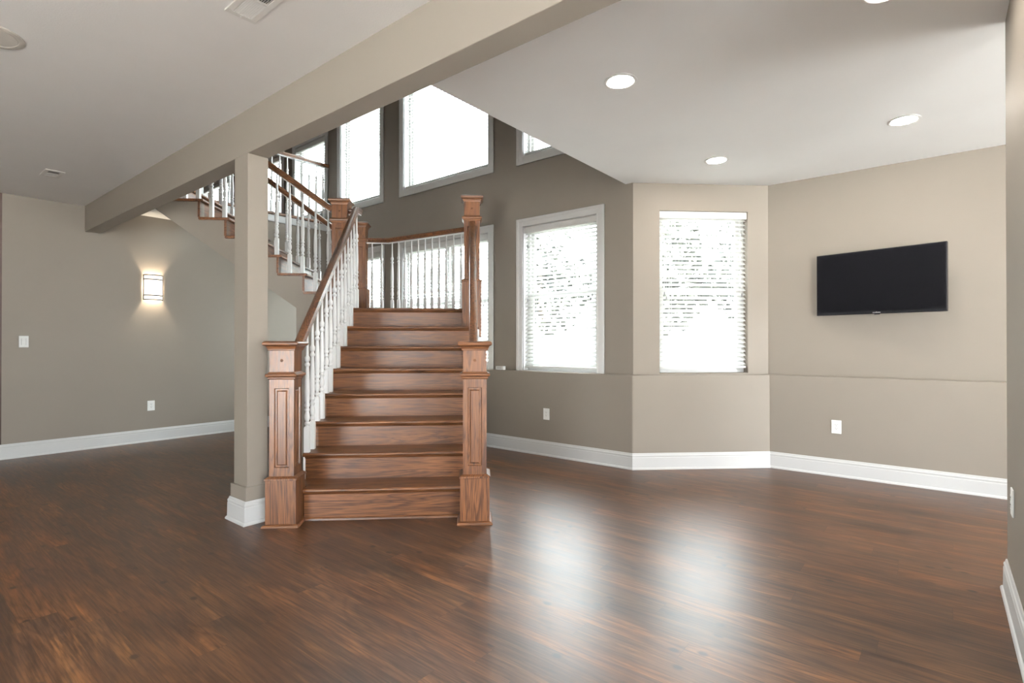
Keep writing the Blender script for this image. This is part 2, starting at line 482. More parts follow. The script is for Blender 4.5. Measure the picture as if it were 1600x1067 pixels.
# bay wall
BW = (0.290, 1.190, ZL + 0.012, 2.507)     # opening along the bay wall from P1
qoff = (Q1[0] - P1[0]) * mdx + (Q1[1] - P1[1]) * mdy
qL = hypot(Q2[0] - Q1[0], Q2[1] - Q1[1])
wall('wall_bay', Q1, (mdx, mdy), (mnx, mny), qL, ZL, H + 0.3, [(BW[0] - qoff, BW[1] - qoff, BW[2], BW[3])])
struct('wall_bay_base', M().prism([P1, P2, (P2[0] + mnx * .25, P2[1] + mny * .25), (P1[0] + mnx * .25, P1[1] + mny * .25)], 'z', 0, ZL), MT['wall'], bevel=0.005)
wall('wall_tv', (XT + SB, Q2[1] + 0.16), (0, -1), (1, 0), 6.46, ZL, H + 0.05)
struct('wall_tv_base', M().box(XT, XT + SB + 0.16, -5.0, P2[1] + 0.2, 0, ZL), MT['wall'], bevel=0.005)
# left wall, its dark cased edge, right wall, back wall
struct('wall_left', M().box(0.967, XW + 0.10, YL, YL + 0.15, 0, 2.985), MT['wall'])
struct('wall_left_return', M().box(-4.0, 0.78, YL + 0.004, YL + 0.15, 0, H + 0.03), MT['wall'])
struct('trim_1', M().box(0.78, 0.967, YL - 0.002, YL + 0.10, 0.15, H), MT['darkwood'])
struct('wall_right', M().box(2.05, 3.52, -0.372, -0.252, 0, H), MT['wall'])
wall('wall_back', (-4.0, -5.0), (0, 1), (-1, 0), YL + 5.0, 0, H + 0.06, [(4.4, 6.1, 0.0, 2.1)])  # unseen wall; its doorway is added to let daylight in
wall('wall_rear', (-4.0, -5.0), (1, 0), (0, -1), 10.7, 0, H + 0.06, [(1.2, 4.1, 0.0, 2.35), (7.4, 10.2, 0.0, 2.35)])  # both doorways added out of view and sized for the sun patches
# upper storey shell
struct('floor_upper', M().box(-4.0, XB1, YE - 7.0, YL, H + 0.06, ZF2).box(-4.0, XW, YL + 0.15, 13.5, H + 0.06, ZF2).box(XB1, 6.6, -5.0, YE, H + 0.06, ZF2)
       .prism([(XB1, 6.47), (2.95, YL + 0.15), (XB1, YL + 0.15)], 'z', H + 0.06, ZF2), MT['floor'])
struct('ceiling_upper', M().box(-4.0, XW + 0.16, YE - 0.1, 13.6, ZC2, ZC2 + 0.08), MT['ceil'])
struct('wall_upper_back', M().box(-4.0, XW + 0.16, 13.5, 13.6, ZF2, ZC2), MT['wall'])
struct('wall_upper_side', M().box(-4.1, -4.0, YE - 0.1, 13.6, ZF2, ZC2), MT['wall'])
struct('wall_upper_front', M().box(-4.0, XW + 0.16, YE - 0.12, YE - 0.02, ZF2, ZC2), MT['wall'])
struct('trim_2', M().box(2.55, XW, YL - 0.022, YL - 0.001, 2.985, 3.086), MT['trim'], bevel=0.003)       # white fascia of the upper floor
struct('trim_3', M().box(2.50, XW, YL - 0.045, YL + 0.15, 3.086, 3.124), MT['ox'], bevel=0.008)          # oak nosing above it

# baseboards
BP = [(0, 0), (0.026, 0), (0.026, 0.008), (0.022, 0.016), (0.016, 0.021), (0.015, 0.112), (0.0125, 0.117), (0.0125, 0.122),
      (0.0145, 0.128), (0.0125, 0.136), (0.008, 0.141), (0.008, 0.146), (0.005, 0.155), (0, 0.155)]
def mitre_cut(a, b): return [a, b]
def baseboard(name, path, closed=False):
    return struct(name, M().sweep(BP, path, closed), MT['trim'])
baseboard('baseboard_back', [(XT, -4.9), P2, P1, (XD, YL), (-3.8, YL)])
baseboard('baseboard_right', [(2.05, -0.252), (3.52, -0.252), (3.52, -0.372)])
baseboard('baseboard_column', [(1.634, 3.580), (1.634, 3.806), (1.802, 3.806), (1.802, 3.580)], True)

# ------------------------------------------------------------------ windows and blinds
def window(name, o, d, n, L, z0, z1, casing, rail_z=None, mull=False, sill_casing=True):
    """window in an opening: o = opening start on the room face, d along, n outward"""
    root = link(name, None); root['kind'] = 'structure'
    root.location = (o[0], o[1], 0)
    root.rotation_euler.z = atan2(d[1], d[0])
    # local: x along, y = -outward?  choose y so that +y points outward
    sgn = 1 if (-d[1] * n[0] + d[0] * n[1]) > 0 else -1
    Y = lambda v: v * sgn
    def bx(b, x0, x1, y0, y1, a, c):
        ya, yb = sorted((Y(y0), Y(y1))); return b.box(x0, x1, ya, yb, a, c)
    if casing:
        b = M(); w = CW
        prof = [(-w, -0.004, 0.018), (-w * 0.72, -0.016, 0.0)]
        zlow = z0 - (w if sill_casing else 0)
        # outer flat, inner stepped bead, two layers
        for inner, outer, dep in ((0.0, w, 0.014), (0.052, w, 0.020), (0.0, 0.016, 0.018)):
            bx(b, -outer, -inner, -dep, 0.0, zlow if not sill_casing else z0 - outer, z1 + outer)
            bx(b, L + inner, L + outer, -dep, 0.0, zlow if not sill_casing else z0 - outer, z1 + outer)
            bx(b, -inner, L + inner, -dep, 0.0, z1 + inner, z1 + outer)
            if sill_casing: bx(b, -inner, L + inner, -dep, 0.0, z0 - outer, z0 - inner)
        obj('window_casing', b, MT['white'], root, bevel=0.0025)
    jm = 'white' if casing else 'wall'
    b = M()
    bx(b, -0.001, 0.004, 0.0, 0.15, z0, z1); bx(b, L - 0.004, L + 0.001, 0.0, 0.15, z0, z1)
    bx(b, 0, L, 0.0, 0.15, z1 - 0.004, z1 + 0.001); bx(b, 0, L, 0.0, 0.15, z0 - 0.001, z0 + 0.004)
    obj('jamb_lining', b, MT[jm], root)
    # frame and sashes
    b = M(); fw = 0.035
    bx(b, 0.004, fw, 0.085, 0.15, z0 + .004, z1 - .004); bx(b, L - fw, L - 0.004, 0.085, 0.15, z0 + .004, z1 - .004)
    bx(b, fw, L - fw, 0.085, 0.15, z1 - fw, z1 - .004); bx(b, fw, L - fw, 0.085, 0.15, z0 + .004, z0 + fw)
    if mull: bx(b, L / 2 - 0.035, L / 2 + 0.035, 0.085, 0.15, z0 + fw, z1 - fw)
    obj('window_frame', b, MT['white'], root, bevel=0.002)
    spans = [(fw, L / 2 - 0.035), (L / 2 + 0.035, L - fw)] if mull else [(fw, L - fw)]
    for x0, x1 in spans:
        parts = [(z0 + fw, z1 - fw, 0.105)] if rail_z is None else [(z0 + fw, rail_z + 0.02, 0.092), (rail_z - 0.02, z1 - fw, 0.12)]
        for za, zb, yy in parts:
            b = M(); sw = 0.04
            bx(b, x0, x0 + sw, yy, yy + 0.026, za, zb); bx(b, x1 - sw, x1, yy, yy + 0.026, za, zb)
            bx(b, x0 + sw, x1 - sw, yy, yy + 0.026, za, za + sw); bx(b, x0 + sw, x1 - sw, yy, yy + 0.026, zb - sw, zb)
            so = obj('window_sash', b, MT['white'], root, bevel=0.002)
            g = M(); bx(g, x0 + sw, x1 - sw, yy + 0.012, yy + 0.014, za + sw, zb - sw)
            obj('window_pane', g, MT['glass'], so)
    return root

def blind(label, o, d, n, L, z0, z1, tilt, depth=0.045, group=None, tassels=True, mid=None, drop=1.0):
    e = thing('window_blind', label, 'window blind', (o[0], o[1], z1), rot=atan2(d[1], d[0]), group=group)
    sgn = 1 if (-d[1] * n[0] + d[0] * n[1]) > 0 else -1
    g = 0.008; hz = z1 - z0
    def bx(b, x0, x1, y0, y1, a, c):
        ya, yb = sorted((y0 * sgn, y1 * sgn)); return b.box(x0, x1, ya, yb, a, c)
    b = M(); bx(b, g, L - g, depth - 0.040, depth + 0.030, -0.072, -0.004)
    obj('headrail', b, MT['plastic'], e, bevel=0.003)
    pitch, wd = 0.0430, 0.050
    nn = int((hz - 0.060 - 0.03) / pitch)
    b = M(); th = 0.0028
    for i in range(nn):
        zc = -0.075 - i * pitch
        tl = tilt + random.uniform(-0.02, 0.02)
        pts = []
        for k in range(5):
            q = (k / 4 - 0.5) * wd; cr = 0.0018 * (1 - (2 * k / 4 - 1) ** 2)
            yy = q * cos(tl) - cr * sin(tl); zz = q * sin(tl) + cr * cos(tl)
            pts.append((yy, zz))
        sec = [(depth + y, z) for y, z in pts] + [(depth + y, z - th) for y, z in pts[::-1]]
        b.prism([(y * sgn, zc + z) for y, z in sec], 'x', g + 0.004, L - g - 0.004)
    obj('slats', b, MT['slat'], e)
    zb = -0.075 - nn * pitch
    b = M(); bx(b, g + .003, L - g - .003, depth - 0.026, depth + 0.026, zb - 0.006, zb + 0.014)
    obj('bottom_rail', b, MT['plastic'], e, bevel=0.003)
    xs = [0.13, L - 0.13] if L < 1.2 else [0.15, L * 0.37, L * 0.63, L - 0.15]
    for x in xs:
        for yy in (depth - 0.027, depth + 0.027):
            b = M(); bx(b, x - 0.0016, x + 0.0016, yy - 0.0008, yy + 0.0008, zb, -0.01)
            obj('ladder_cord', b, MT['plastic'], e)
    if tassels:
        for x, zt in ((0.055, -hz * 0.50), (0.075, -hz * 0.525), (L - 0.065, -hz * 0.13), (L - 0.065, -hz * 0.505)):
            b = M(); y = (depth - 0.045) * sgn
            b.cyl((x, y, zt), (x, y, -0.05), 0.0011, 6)
            b2 = M(); b2.lathe(x, y, [(0.002, zt), (0.006, zt - 0.006), (0.0075, zt - 0.032), (0.002, zt - 0.036)], 8)
            c = obj('pull_cord', b, MT['plastic'], e)
            obj('tassel', b2, MT['metal'], c, smooth=True)
    return e

LOWLAB = {'window_1': 'white slatted blind in the low window behind the newels of the landing',
          'window_2': 'wide white slatted blind in the low window behind the landing balusters',
          'window_3': 'white slatted blind in the cased low window left of the wall corner'}
HIGHLAB = {'window_5': 'white slatted blind in the narrow upper window above the taller oak newel',
           'window_6': 'large glaring white blind in the wide upper window over the stair landing',
           'window_7': 'white slatted blind in the upper window cut off by the white ceiling edge',
           'window_8': 'white slatted blind behind the upstairs guard rail, next to the wall edge',
           'window_9': 'white slatted blind further back upstairs, behind the rising stair balusters',
           'window_10': 'white slatted blind farthest back upstairs, seen beside the square column'}
for nm, w in WIN.items():
    y0, y1, z0, z1 = opening(w); low = w[4] == 'low'
    L = y1 - y0
    window(nm, (XW, y0), (0, 1), (1, 0), L, z0, z1, True, (z0 + z1) / 2 + 0.02 if low else None, mull=(L > 1.3 and low), sill_casing=not low)
    blind((LOWLAB if low else HIGHLAB)[nm], (XW, y0), (0, 1), (1, 0), L, z0 + (0.012 if low else 0.0), z1 - 0.002,
          (rad(34) if nm == 'window_3' else rad(20)) if low else rad(22), tassels=nm in ('window_3', 'window_2', 'window_6'), group='white slatted window blinds')
bo = (P1[0] + mdx * BW[0] + mnx * SB, P1[1] + mdy * BW[0] + mny * SB)
window('window_4', bo, (mdx, mdy), (mnx, mny), BW[1] - BW[0], BW[2], BW[3], False, (BW[2] + BW[3]) / 2 + 0.02)
blind('white slatted blind in the uncased window of the pale angled wall', bo, (mdx, mdy), (mnx, mny), BW[1] - BW[0], BW[2], BW[3] - 0.002,
      rad(34), depth=0.05, group='white slatted window blinds')

# ------------------------------------------------------------------ the stairs (local axes: x across to the right, y up the flight, z)
Z0, RISE, RUN, S1 = 0.024, 0.1925, 0.2515, 3.685
zt = lambda k: Z0 + RISE * k
sn = lambda k: S1 + RUN * (k - 1)            # nosing front of tread k in the lower flight
TL, TR = -1.232, 0.050
TT = 0.028
UF = 0.267
tn = lambda k: -1.757 + UF * (10 - k)        # nosing front (facing +t) of tread k in the upper flight
SU0, SU1 = 5.755, 6.93                       # upper flight, near and far tread ends
ZLAND = zt(8)

def nosed(b, x0, x1, yf, yb, z):
    """tread with a rounded front nosing facing -y"""
    r = TT / 2
    prof = [(yf + r - r * sin(a), z - r + r * cos(a)) for a in [pi * i / 8 for i in range(9)]]
    poly = [(yb, z)] + prof + [(yb, z - TT)]
    return b.prism(poly, 'x', x0, x1)

O = (-0.6, S1, 0.0)
stair = thing('staircase', 'oak staircase of wide treads and risers climbing to a landing', 'staircase', O, True)
for k in range(1, 8):
    b = M(O); x0, x1 = (TL, TR) if k > 1 else (-1.152, -0.093)
    nosed(b, x0, x1, sn(k), sn(k) + RUN + 0.034, zt(k))
    if k == 1:
        b.box(TL, x0, 3.776, sn(1) + RUN + 0.034, zt(1) - TT, zt(1)); b.box(x1, TR, 3.748, sn(1) + RUN + 0.034, zt(1) - TT, zt(1))
    obj('tread', b, MT['ox'], stair, smooth=True)
for k in range(1, 9):
    b = M(O); x0, x1 = (TL + 0.012, TR - 0.012) if k > 1 else (-1.152, -0.093)
    zb = 0.0 if k == 1 else zt(k - 1)
    b.box(x0, x1, sn(k) + 0.030, sn(k) + 0.050, zb, zt(k) - TT)
    b.prism([(sn(k) + 0.030, zt(k) - TT), (sn(k) + 0.014, zt(k) - TT), (sn(k) + 0.017, zt(k) - TT - 0.007), (sn(k) + 0.030, zt(k) - TT - 0.016)], 'x', x0, x1)
    if k == 1: b.prism([(sn(1) + 0.030, 0), (sn(1) + 0.012, 0), (sn(1) + 0.014, 0.012), (sn(1) + 0.022, 0.018), (sn(1) + 0.030, 0.019)], 'x', x0, x1)
    obj('riser', b, MT['ox'], stair)
# stepped white skirts at both sides
for xa, xb in ((TL - 0.004, TL + 0.012), (TR - 0.012, TR + 0.004)):
    poly = [(sn(2) - 0.10, 0.0)]
    poly = [(sn(1) + 0.16, 0.0), (sn(1) + 0.16, zt(1) - TT)]
    for k in range(2, 9):
        poly += [(sn(k) + 0.030, zt(k - 1) - TT), (sn(k) + 0.030, zt(k) - TT)]
    poly += [(sn(8) + 0.10, ZLAND - TT), (sn(8) + 0.10, ZLAND - 0.36)]
    poly += [(sn(1) + 0.42, 0.0)]
    obj('stringer', M(O).prism(poly, 'x', xa, xb), MT['white'], stair)
# landing platform
LP = [(TL - 0.02, 5.4455 + 0.014), (TR, 5.4455 + 0.014), (TR, 6.16), (-1.045, 6.965), (-1.54, 6.965), (-1.54, 5.765), (TL - 0.02, 5.765)]
b = M(O).prism(LP, 'z', ZLAND - TT, ZLAND)
nosed(b, TL, TR, sn(8), sn(8) + 0.03, ZLAND)
obj('landing', b, MT['ox'], stair)

# drywall under the stairs
poly = [(sn(1) + 0.30, 0), (sn(8) + 0.06, zt(8) - 0.34), (sn(8) + 0.06, ZLAND - TT), (6.14, ZLAND - TT), (6.14, 0)]
obj('side_wall', M(O).prism(poly, 'x', TR - 0.045, TR - 0.013), MT['wall'], stair)
poly = [(sn(1) + 0.30, 0), (sn(8) + 0.06, zt(8) - 0.34), (sn(8) + 0.06, ZLAND - TT), (5.779, ZLAND - TT), (5.779, 0)]
obj('side_wall', M(O).prism(poly, 'x', TL + 0.013, TL + 0.045), MT['wall'], stair)
obj('rear_wall', M(O).prism([(TR - 0.03, 6.13), (-1.05, 6.935), (-1.50, 6.935), (-1.50, 6.90), (-1.06, 6.90), (TR - 0.05, 6.095)], 'z', 0, ZLAND - TT), MT['wall'], stair)
O2 = (tn(9), 5.8, ZLAND)
st2 = thing('staircase', 'upper flight of oak treads rising leftward from the landing behind the square column', 'staircase', O2, True)
poly = [(TL + 0.02, 0), (TL + 0.02, ZLAND - TT - 0.002), (tn(9) - 0.03, ZLAND - TT - 0.002)]
for k in range(9, 16):
    poly += [(tn(k) - 0.03, zt(k) - TT), (tn(k + 1) - 0.03, zt(k) - TT)]
poly += [(-3.535, zt(15) - TT), (-3.535, H), (-1.875, 1.582), (-1.875, 0)]
obj('painted_stringer', M(O2).prism(poly, 'y', 5.78, 5.86), MT['wall'], st2)
poly = [(tn(9) - 0.03, ZLAND - 0.05)]
for k in range(9, 16):
    poly += [(tn(k) - 0.03, zt(k) - TT), (tn(k + 1) - 0.03, zt(k) - TT)]
poly += [(-3.535, H), (-1.875, 1.582), (-1.6, 1.40)]
obj('painted_stringer', M(O2).prism(poly, 'y', 6.84, 6.90), MT['wall'], st2)
obj('soffit', M(O2).prism([(-1.875, 1.585), (-3.535, H + 0.003), (-3.535, H + 0.02), (-1.875, 1.60)], 'y', 5.862, 6.838), MT['ceil'], st2)
for k in range(9, 16):
    b = M(O2); x1, x0 = tn(k), tn(k) - UF - 0.04; r = TT / 2; z = zt(k)
    prof = [(x1 - r + r * sin(a), z - r + r * cos(a)) for a in [pi * i / 8 for i in range(9)]]
    # bullnose on the side return too
    b.prism([(x0, z)] + prof + [(x0, z - TT)], 'y', SU0 + 0.012, SU1)
    b.box(x0, x1 - 0.010, SU0, SU0 + 0.012, z - TT + 0.003, z - 0.003)
    obj('tread', b, MT['oy'], st2, smooth=True)
for k in range(9, 17):
    b = M(O2); x = tn(k) - 0.030
    b.box(x - 0.022, x, SU0 + 0.012, SU1 - 0.02, zt(k - 1), zt(k) - TT)
    obj('riser', b, MT['oy'], st2)

# ------------------------------------------------------------------ newel posts
def newel(label, t, s, z0, ztop, hbox, faces_s=-1):
    o = (t, s, z0)
    e = thing('newel_post', label, 'newel post', o, True, group=None)
    hw, hb = 0.079, 0.098
    zb = z0 + hbox
    # foot moulding and base box
    if z0 < 0.1:
        obj('foot_moulding', M(o).stack(t, s, [(0.118, z0), (0.118, z0 + 0.010), (0.112, z0 + 0.018), (0.102, z0 + 0.021), (hb, z0 + 0.022)]), MT['ox'], e, bevel=0.002)
    obj('base_box', M(o).stack(t, s, [(hb, z0 + (0.022 if z0 < 0.1 else 0)), (hb, zb - 0.018), (hb + 0.006, zb - 0.018), (hb + 0.006, zb - 0.006), (hw + 0.004, zb + 0.006), (hw + 0.002, zb + 0.006)]), MT['oz'], e, bevel=0.002)
    # shaft with a raised panel in each face
    zc = ztop - 0.250                      # underside of the collar
    z1 = zb + 0.006
    pz0, pz1 = zb + 0.062, zc - 0.060
    fw = 0.047                             # half width of the recess
    shaft = M(o)
    dep, cr = 0.009, 0.010
    vs = []
    def face(nx, ny):
        tx, ty = -ny, nx
        def P(a, d, z): return (t + nx * d + tx * a, s + ny * d + ty * a, z)
        R = [(hw, 0, 0)]
        def ring(a, d, za, zb_): return [P(-a, d, za), P(a, d, za), P(a, d, zb_), P(-a, d, zb_)]
        rings = [ring(hw, hw, z1, zc), ring(fw, hw, pz0, pz1), ring(fw - 0.004, hw - dep, pz0 + 0.004, pz1 - 0.004),
                 ring(fw - 0.014, hw - dep, pz0 + 0.014, pz1 - 0.014), ring(fw - 0.022, hw - dep + 0.0065, pz0 + 0.022, pz1 - 0.022)]
        vs = [p for r_ in rings for p in r_]
        fs = []
        for i in range(4):
            for j in range(4):
                a, b_ = 4 * i + j, 4 * i + (j + 1) % 4
                fs.append((a, b_, b_ + 4, a + 4))
        inner = M(o)
        shaft.add(vs, fs)
        inner.add(rings[4], [(0, 1, 2, 3)])
        return rings[4], (nx, ny)
    panels = [face(*q) for q in ((0, -1), (1, 0), (0, 1), (-1, 0))]
    shaft.add([(t - hw, s - hw, z1), (t + hw, s - hw, z1), (t + hw, s + hw, z1), (t - hw, s + hw, z1), (t - hw, s - hw, zc), (t + hw, s - hw, zc), (t + hw, s + hw, zc), (t - hw, s + hw, zc)], [(3, 2, 1, 0), (4, 5, 6, 7)])
    obj('shaft', shaft, MT['oz'], e)
    for ring, (nx, ny) in panels:
        b = M(o); bk = [(p[0] - nx * 0.006, p[1] - ny * 0.006, p[2]) for p in ring]
        b.add(ring + bk, [(0, 1, 2, 3), (7, 6, 5, 4), (0, 4, 5, 1), (1, 5, 6, 2), (2, 6, 7, 3), (3, 7, 4, 0)])
        obj('raised_panel', b, MT['oz'], e)
    obj('collar_moulding', M(o).stack(t, s, [(hw + 0.001, zc - 0.002), (hw + 0.006, zc - 0.002), (hw + 0.010, zc + 0.006), (hw + 0.010, zc + 0.012), (hw + 0.020, zc + 0.018), (hw + 0.022, zc + 0.026), (hw + 0.020, zc + 0.034), (hw + 0.006, zc + 0.040), (hw + 0.004, zc + 0.046), (hw, zc + 0.046)]), MT['ox'], e, bevel=0.0015)
    obj('top_block', M(o).cb(t, s, zc + 0.0465, ztop - 0.052, 2 * hw), MT['oz'], e, bevel=0.0015)
    obj('cap', M(o).stack(t, s, [(hw + 0.001, ztop - 0.062), (hw + 0.008, ztop - 0.062), (hw + 0.010, ztop - 0.050), (hw + 0.016, ztop - 0.038), (hw + 0.018, ztop - 0.034), (hw + 0.033, ztop - 0.026), (hw + 0.036, ztop - 0.014), (hw + 0.030, ztop - 0.004), (hw + 0.020, ztop)]), MT['ox'], e, bevel=0.002)
    zp = (zc + 0.046 + ztop - 0.06) / 2 + 0.005
    b = M(o); b.lathe(0, 0, [(0.0095, 0), (0.0085, 0.003), (0.005, 0.0055), (0.001, 0.0062)], 12)
    b.v = [(x, -z - hw, y + zp - z0) for x, y, z in [(v[0] + o[0], v[1] + o[1], v[2] + o[2]) for v in b.v]]
    obj('wood_plug', b, MT['ox'], e, smooth=True)
    return e
newel('square oak newel post at the stair foot, beside the beige column', -1.257, 3.668, 0.0, 1.218, 0.325)
newel('square oak newel post at the right foot of the stairs, clear of the column', 0.008, 3.640, 0.0, 1.218, 0.325)
newel('tall oak newel post at the top right of the lower flight, before the low window', -0.018, 5.469, 1.270, 2.702, 0.58)
newel('oak newel post at the foot of the upper flight, where the lower handrail ends', -1.414, 5.800, ZLAND, 2.735, 0.33)
newel('oak newel post at the rear of the landing, left of the level handrail', -1.442, 6.900, ZLAND, 2.739, 0.34)

# ------------------------------------------------------------------ railings
RW, RH = 0.031, 0.060
RAIL = [(-0.024, 0.0), (0.024, 0.0), (0.026, 0.012), (0.022, 0.020), (0.029, 0.030), (RW, 0.042), (0.027, 0.053), (0.015, RH - 0.001), (0.0, RH), (-0.015, RH - 0.001), (-0.027, 0.053), (-RW, 0.042), (-0.029, 0.030), (-0.022, 0.020), (-0.026, 0.012)]
FIL = [(-0.018, -0.010), (0.018, -0.010), (0.018, 0.001), (-0.018, 0.001)]

BAL = {}
def baluster_mesh(hh):
    key = round(hh, 3)
    if key in BAL: return BAL[key]
    w = 0.0185
    b = M(); zb = 0.215 * hh
    b.stack(0, 0, [(w, 0), (w, zb - 0.012), (w * 0.82, zb)])
    F = [(0.215, .70), (0.225, .62), (0.232, .98), (0.246, 1.0), (0.253, .66), (0.262, .64), (0.272, .90), (0.292, 1.08), (0.312, 1.0), (0.330, .74), (0.342, .70),
         (0.348, .98), (0.360, 1.0), (0.366, .70), (0.378, .72), (0.384, 1.02), (0.400, 1.0), (0.410, .78), (0.43, .92), (0.50, 1.0), (0.58, .92), (0.66, .76), (0.715, .62),
         (0.722, .94), (0.736, 1.0), (0.746, .64), (0.756, .62), (0.764, .96), (0.790, 1.02), (0.806, .62), (0.815, .60), (0.86, .52), (0.93, .44), (1.0, .38)]
    b.lathe(0, 0, [(r * w * 1.02, f * hh) for f, r in F], 12)
    me = b.mesh('baluster'); me.materials.append(MT['white'])
    me.polygons.foreach_set('use_smooth', [True] * len(me.polygons)); me.set_sharp_from_angle(angle=rad(40))
    BAL[key] = me
    return me
def baluster(root, o, t, s, z0, z1):
    c = link('baluster', baluster_mesh(z1 - z0), root)
    c.location = (t - o[0], s - o[1], z0 - o[2])
    return c
def railing(label, o, path, bals, stair=True):
    """path: top-centre points of the handrail; bals: (t, s, z0, z1)"""
    e = thing('stair_railing', label, 'railing', o, stair)
    low = []
    for p in path: low.append((p[0], p[1], p[2]))
    prof = [(a, b_ - RH) for a, b_ in RAIL]
    ax = 'rail_y' if abs(path[0][1] - path[-1][1]) > abs(path[0][0] - path[-1][0]) else 'rail_x'
    obj('handrail', M(o).tube3(prof, low), MT[ax], e, smooth=True)
    obj('fillet', M(o).tube3([(a, b_ - RH) for a, b_ in FIL], low), MT['white'], e)
    for bb in bals: baluster(e, o, *bb)
    return e
SL = RISE / RUN
rz = lambda s: 1.232 + SL * (s - 3.8)                  # handrail top, lower flight
RV = RH / cos(math.atan(SL)) + 0.012                   # vertical depth of rail plus fillet
def lower_bals(t, last):
    out = []
    for k in range(2, 8):
        for ds in (0.046, 0.046 + RUN / 2):
            s = sn(k) + ds; out.append((t, s, zt(k), rz(s) - RV))
    for ds in last:
        s = sn(8) + ds; out.append((t, s, ZLAND, min(rz(s), 2.645) - RV))
    return out
ov = (-1.215, 3.70, 0.2)
railing('stair railing with white balusters on the left side of the lower flight', ov,
        [(-1.215, 3.742, rz(3.742)), (-1.222, 5.625, rz(5.625)), (-1.225, 5.80, 2.648), (-1.337, 5.80, 2.648)], lower_bals(-1.213, (0.046, 0.172)))
ov = (0.0, 3.70, 0.2)
railing('stair railing seen edge-on at the right side of the lower flight', ov,
        [(0.0, 3.715, rz(3.715)), (-0.012, 5.392, rz(5.392))], lower_bals(0.0, ())[:])
# landing rail
zlr = 2.555
lp = [(-1.364, 6.900, zlr), (-1.085, 6.900, zlr), (-0.018, 6.115, zlr), (-0.018, 5.548, zlr)]
bl = [(-1.295, 6.90), (-1.175, 6.90)]
dx, dy = lp[2][0] - lp[1][0], lp[2][1] - lp[1][1]; LL = hypot(dx, dy)
for i in range(12):
    f = 0.045 + i * 0.0835
    bl.append((lp[1][0] + dx * f, lp[1][1] + dy * f))
for s in (6.02, 5.90, 5.78, 5.66): bl.append((-0.018, s))
railing('level railing round the back of the landing with slender white balusters', (-0.7, 6.5, ZLAND), lp, [(t, s, ZLAND, zlr - RH - 0.008) for t, s in bl])
# upper flight rails
def ur(z_at, t_at, slope=RISE / UF): return lambda t: z_at + (t_at - t) * slope
rn = ur(2.680, -1.517, 0.712); rf = ur(2.800, -1.90, 0.735)
RV2 = RH / cos(math.atan(0.72)) + 0.012
def upper_bals(s, f):
    out = []
    for k in range(9, 16):
        for dt in (0.060, 0.060 + UF / 2):
            t = tn(k) - dt
            if t > -1.50: continue
            out.append((t, s, zt(k), f(t) - RV2))
    return out
railing('near railing of the upper flight, oak rail over white balusters behind the column', (-2.4, 5.8, 2.0),
        [(-1.493, 5.80, rn(-1.493)), (-3.40, 5.80, rn(-3.40))], upper_bals(5.80, rn))
railing('far railing of the upper flight, seen through the nearer white balusters', (-2.4, 6.9, 2.0),
        [(-1.521, 6.885, rf(-1.521)), (-3.40, 6.885, rf(-3.40))], upper_bals(6.885, rf))
# guard rail of the upper floor
gz = 4.062
railing('upstairs guard railing along the floor edge, high behind the stairs', (3.6, YL + 0.03, ZF2),
        [(2.62, YL + 0.03, gz), (XW - 0.002, YL + 0.03, gz)], [(4.667 - i * 0.1185, YL + 0.03, 3.124, gz - RH - 0.008) for i in range(17)], stair=False)

# ------------------------------------------------------------------ television
tv_rot = atan2(-1, 0)
e = thing('television', 'black flat-screen television on a swivel arm on the right-hand wall', 'television', (5.523, 0.417, 1.735), rot=rad(-90 - 12))
# local x runs along the screen (toward the viewer's right), +y points to the wall? screen faces -y after rotation
TW, THT = 0.955, 0.553
b = M().box(-TW / 2, TW / 2, -0.022, 0.012, -THT / 2, THT / 2)
o1 = obj('cabinet', b, MT['tvblack'], e, bevel=0.004)
obj('rear_housing', M().prism([(-0.36, -0.20), (0.36, -0.20), (0.33, 0.16), (-0.33, 0.16)], 'y', 0.012, 0.045), MT['tvblack'], e, bevel=0.006)
obj('screen', M().box(-TW / 2 + 0.012, TW / 2 - 0.012, -0.0235, -0.0215, -THT / 2 + 0.026, THT / 2 - 0.012), MT['screen'], e)
lg = M()
for i, (hh) in enumerate((0.006, 0.006, 0.006, 0.010, 0.006, 0.007, 0.006)):
    lg.box(-0.030 + i * 0.0085, -0.0245 + i * 0.0085, -0.0232, -0.0218, -THT / 2 + 0.008, -THT / 2 + 0.008 + hh)
obj('silver_lettering', lg, MT['silver'], e)
obj('sensor', M().box(-0.02, 0.02, -0.018, -0.006, -THT / 2 - 0.006, -THT / 2 + 0.001), MT['tvblack'], e, bevel=0.002)
mb = M().box(-0.11, 0.11, 0.046, 0.054, -0.11, 0.11)
mb.box(-0.02, 0.02, 0.054, 0.10, -0.03, 0.03)
obj('mount_arm', mb, MT['slot'], e)
e2 = M().box(XT + SB - 0.028, XT + SB - 0.001, 0.32, 0.47, 1.62, 1.85).box(XT + SB - 0.09, XT + SB - 0.02, 0.375, 0.415, 1.70, 1.77)
tag(obj('wall_bracket', e2, MT['slot']), 'dark bracket between the black television and the wall', 'bracket')

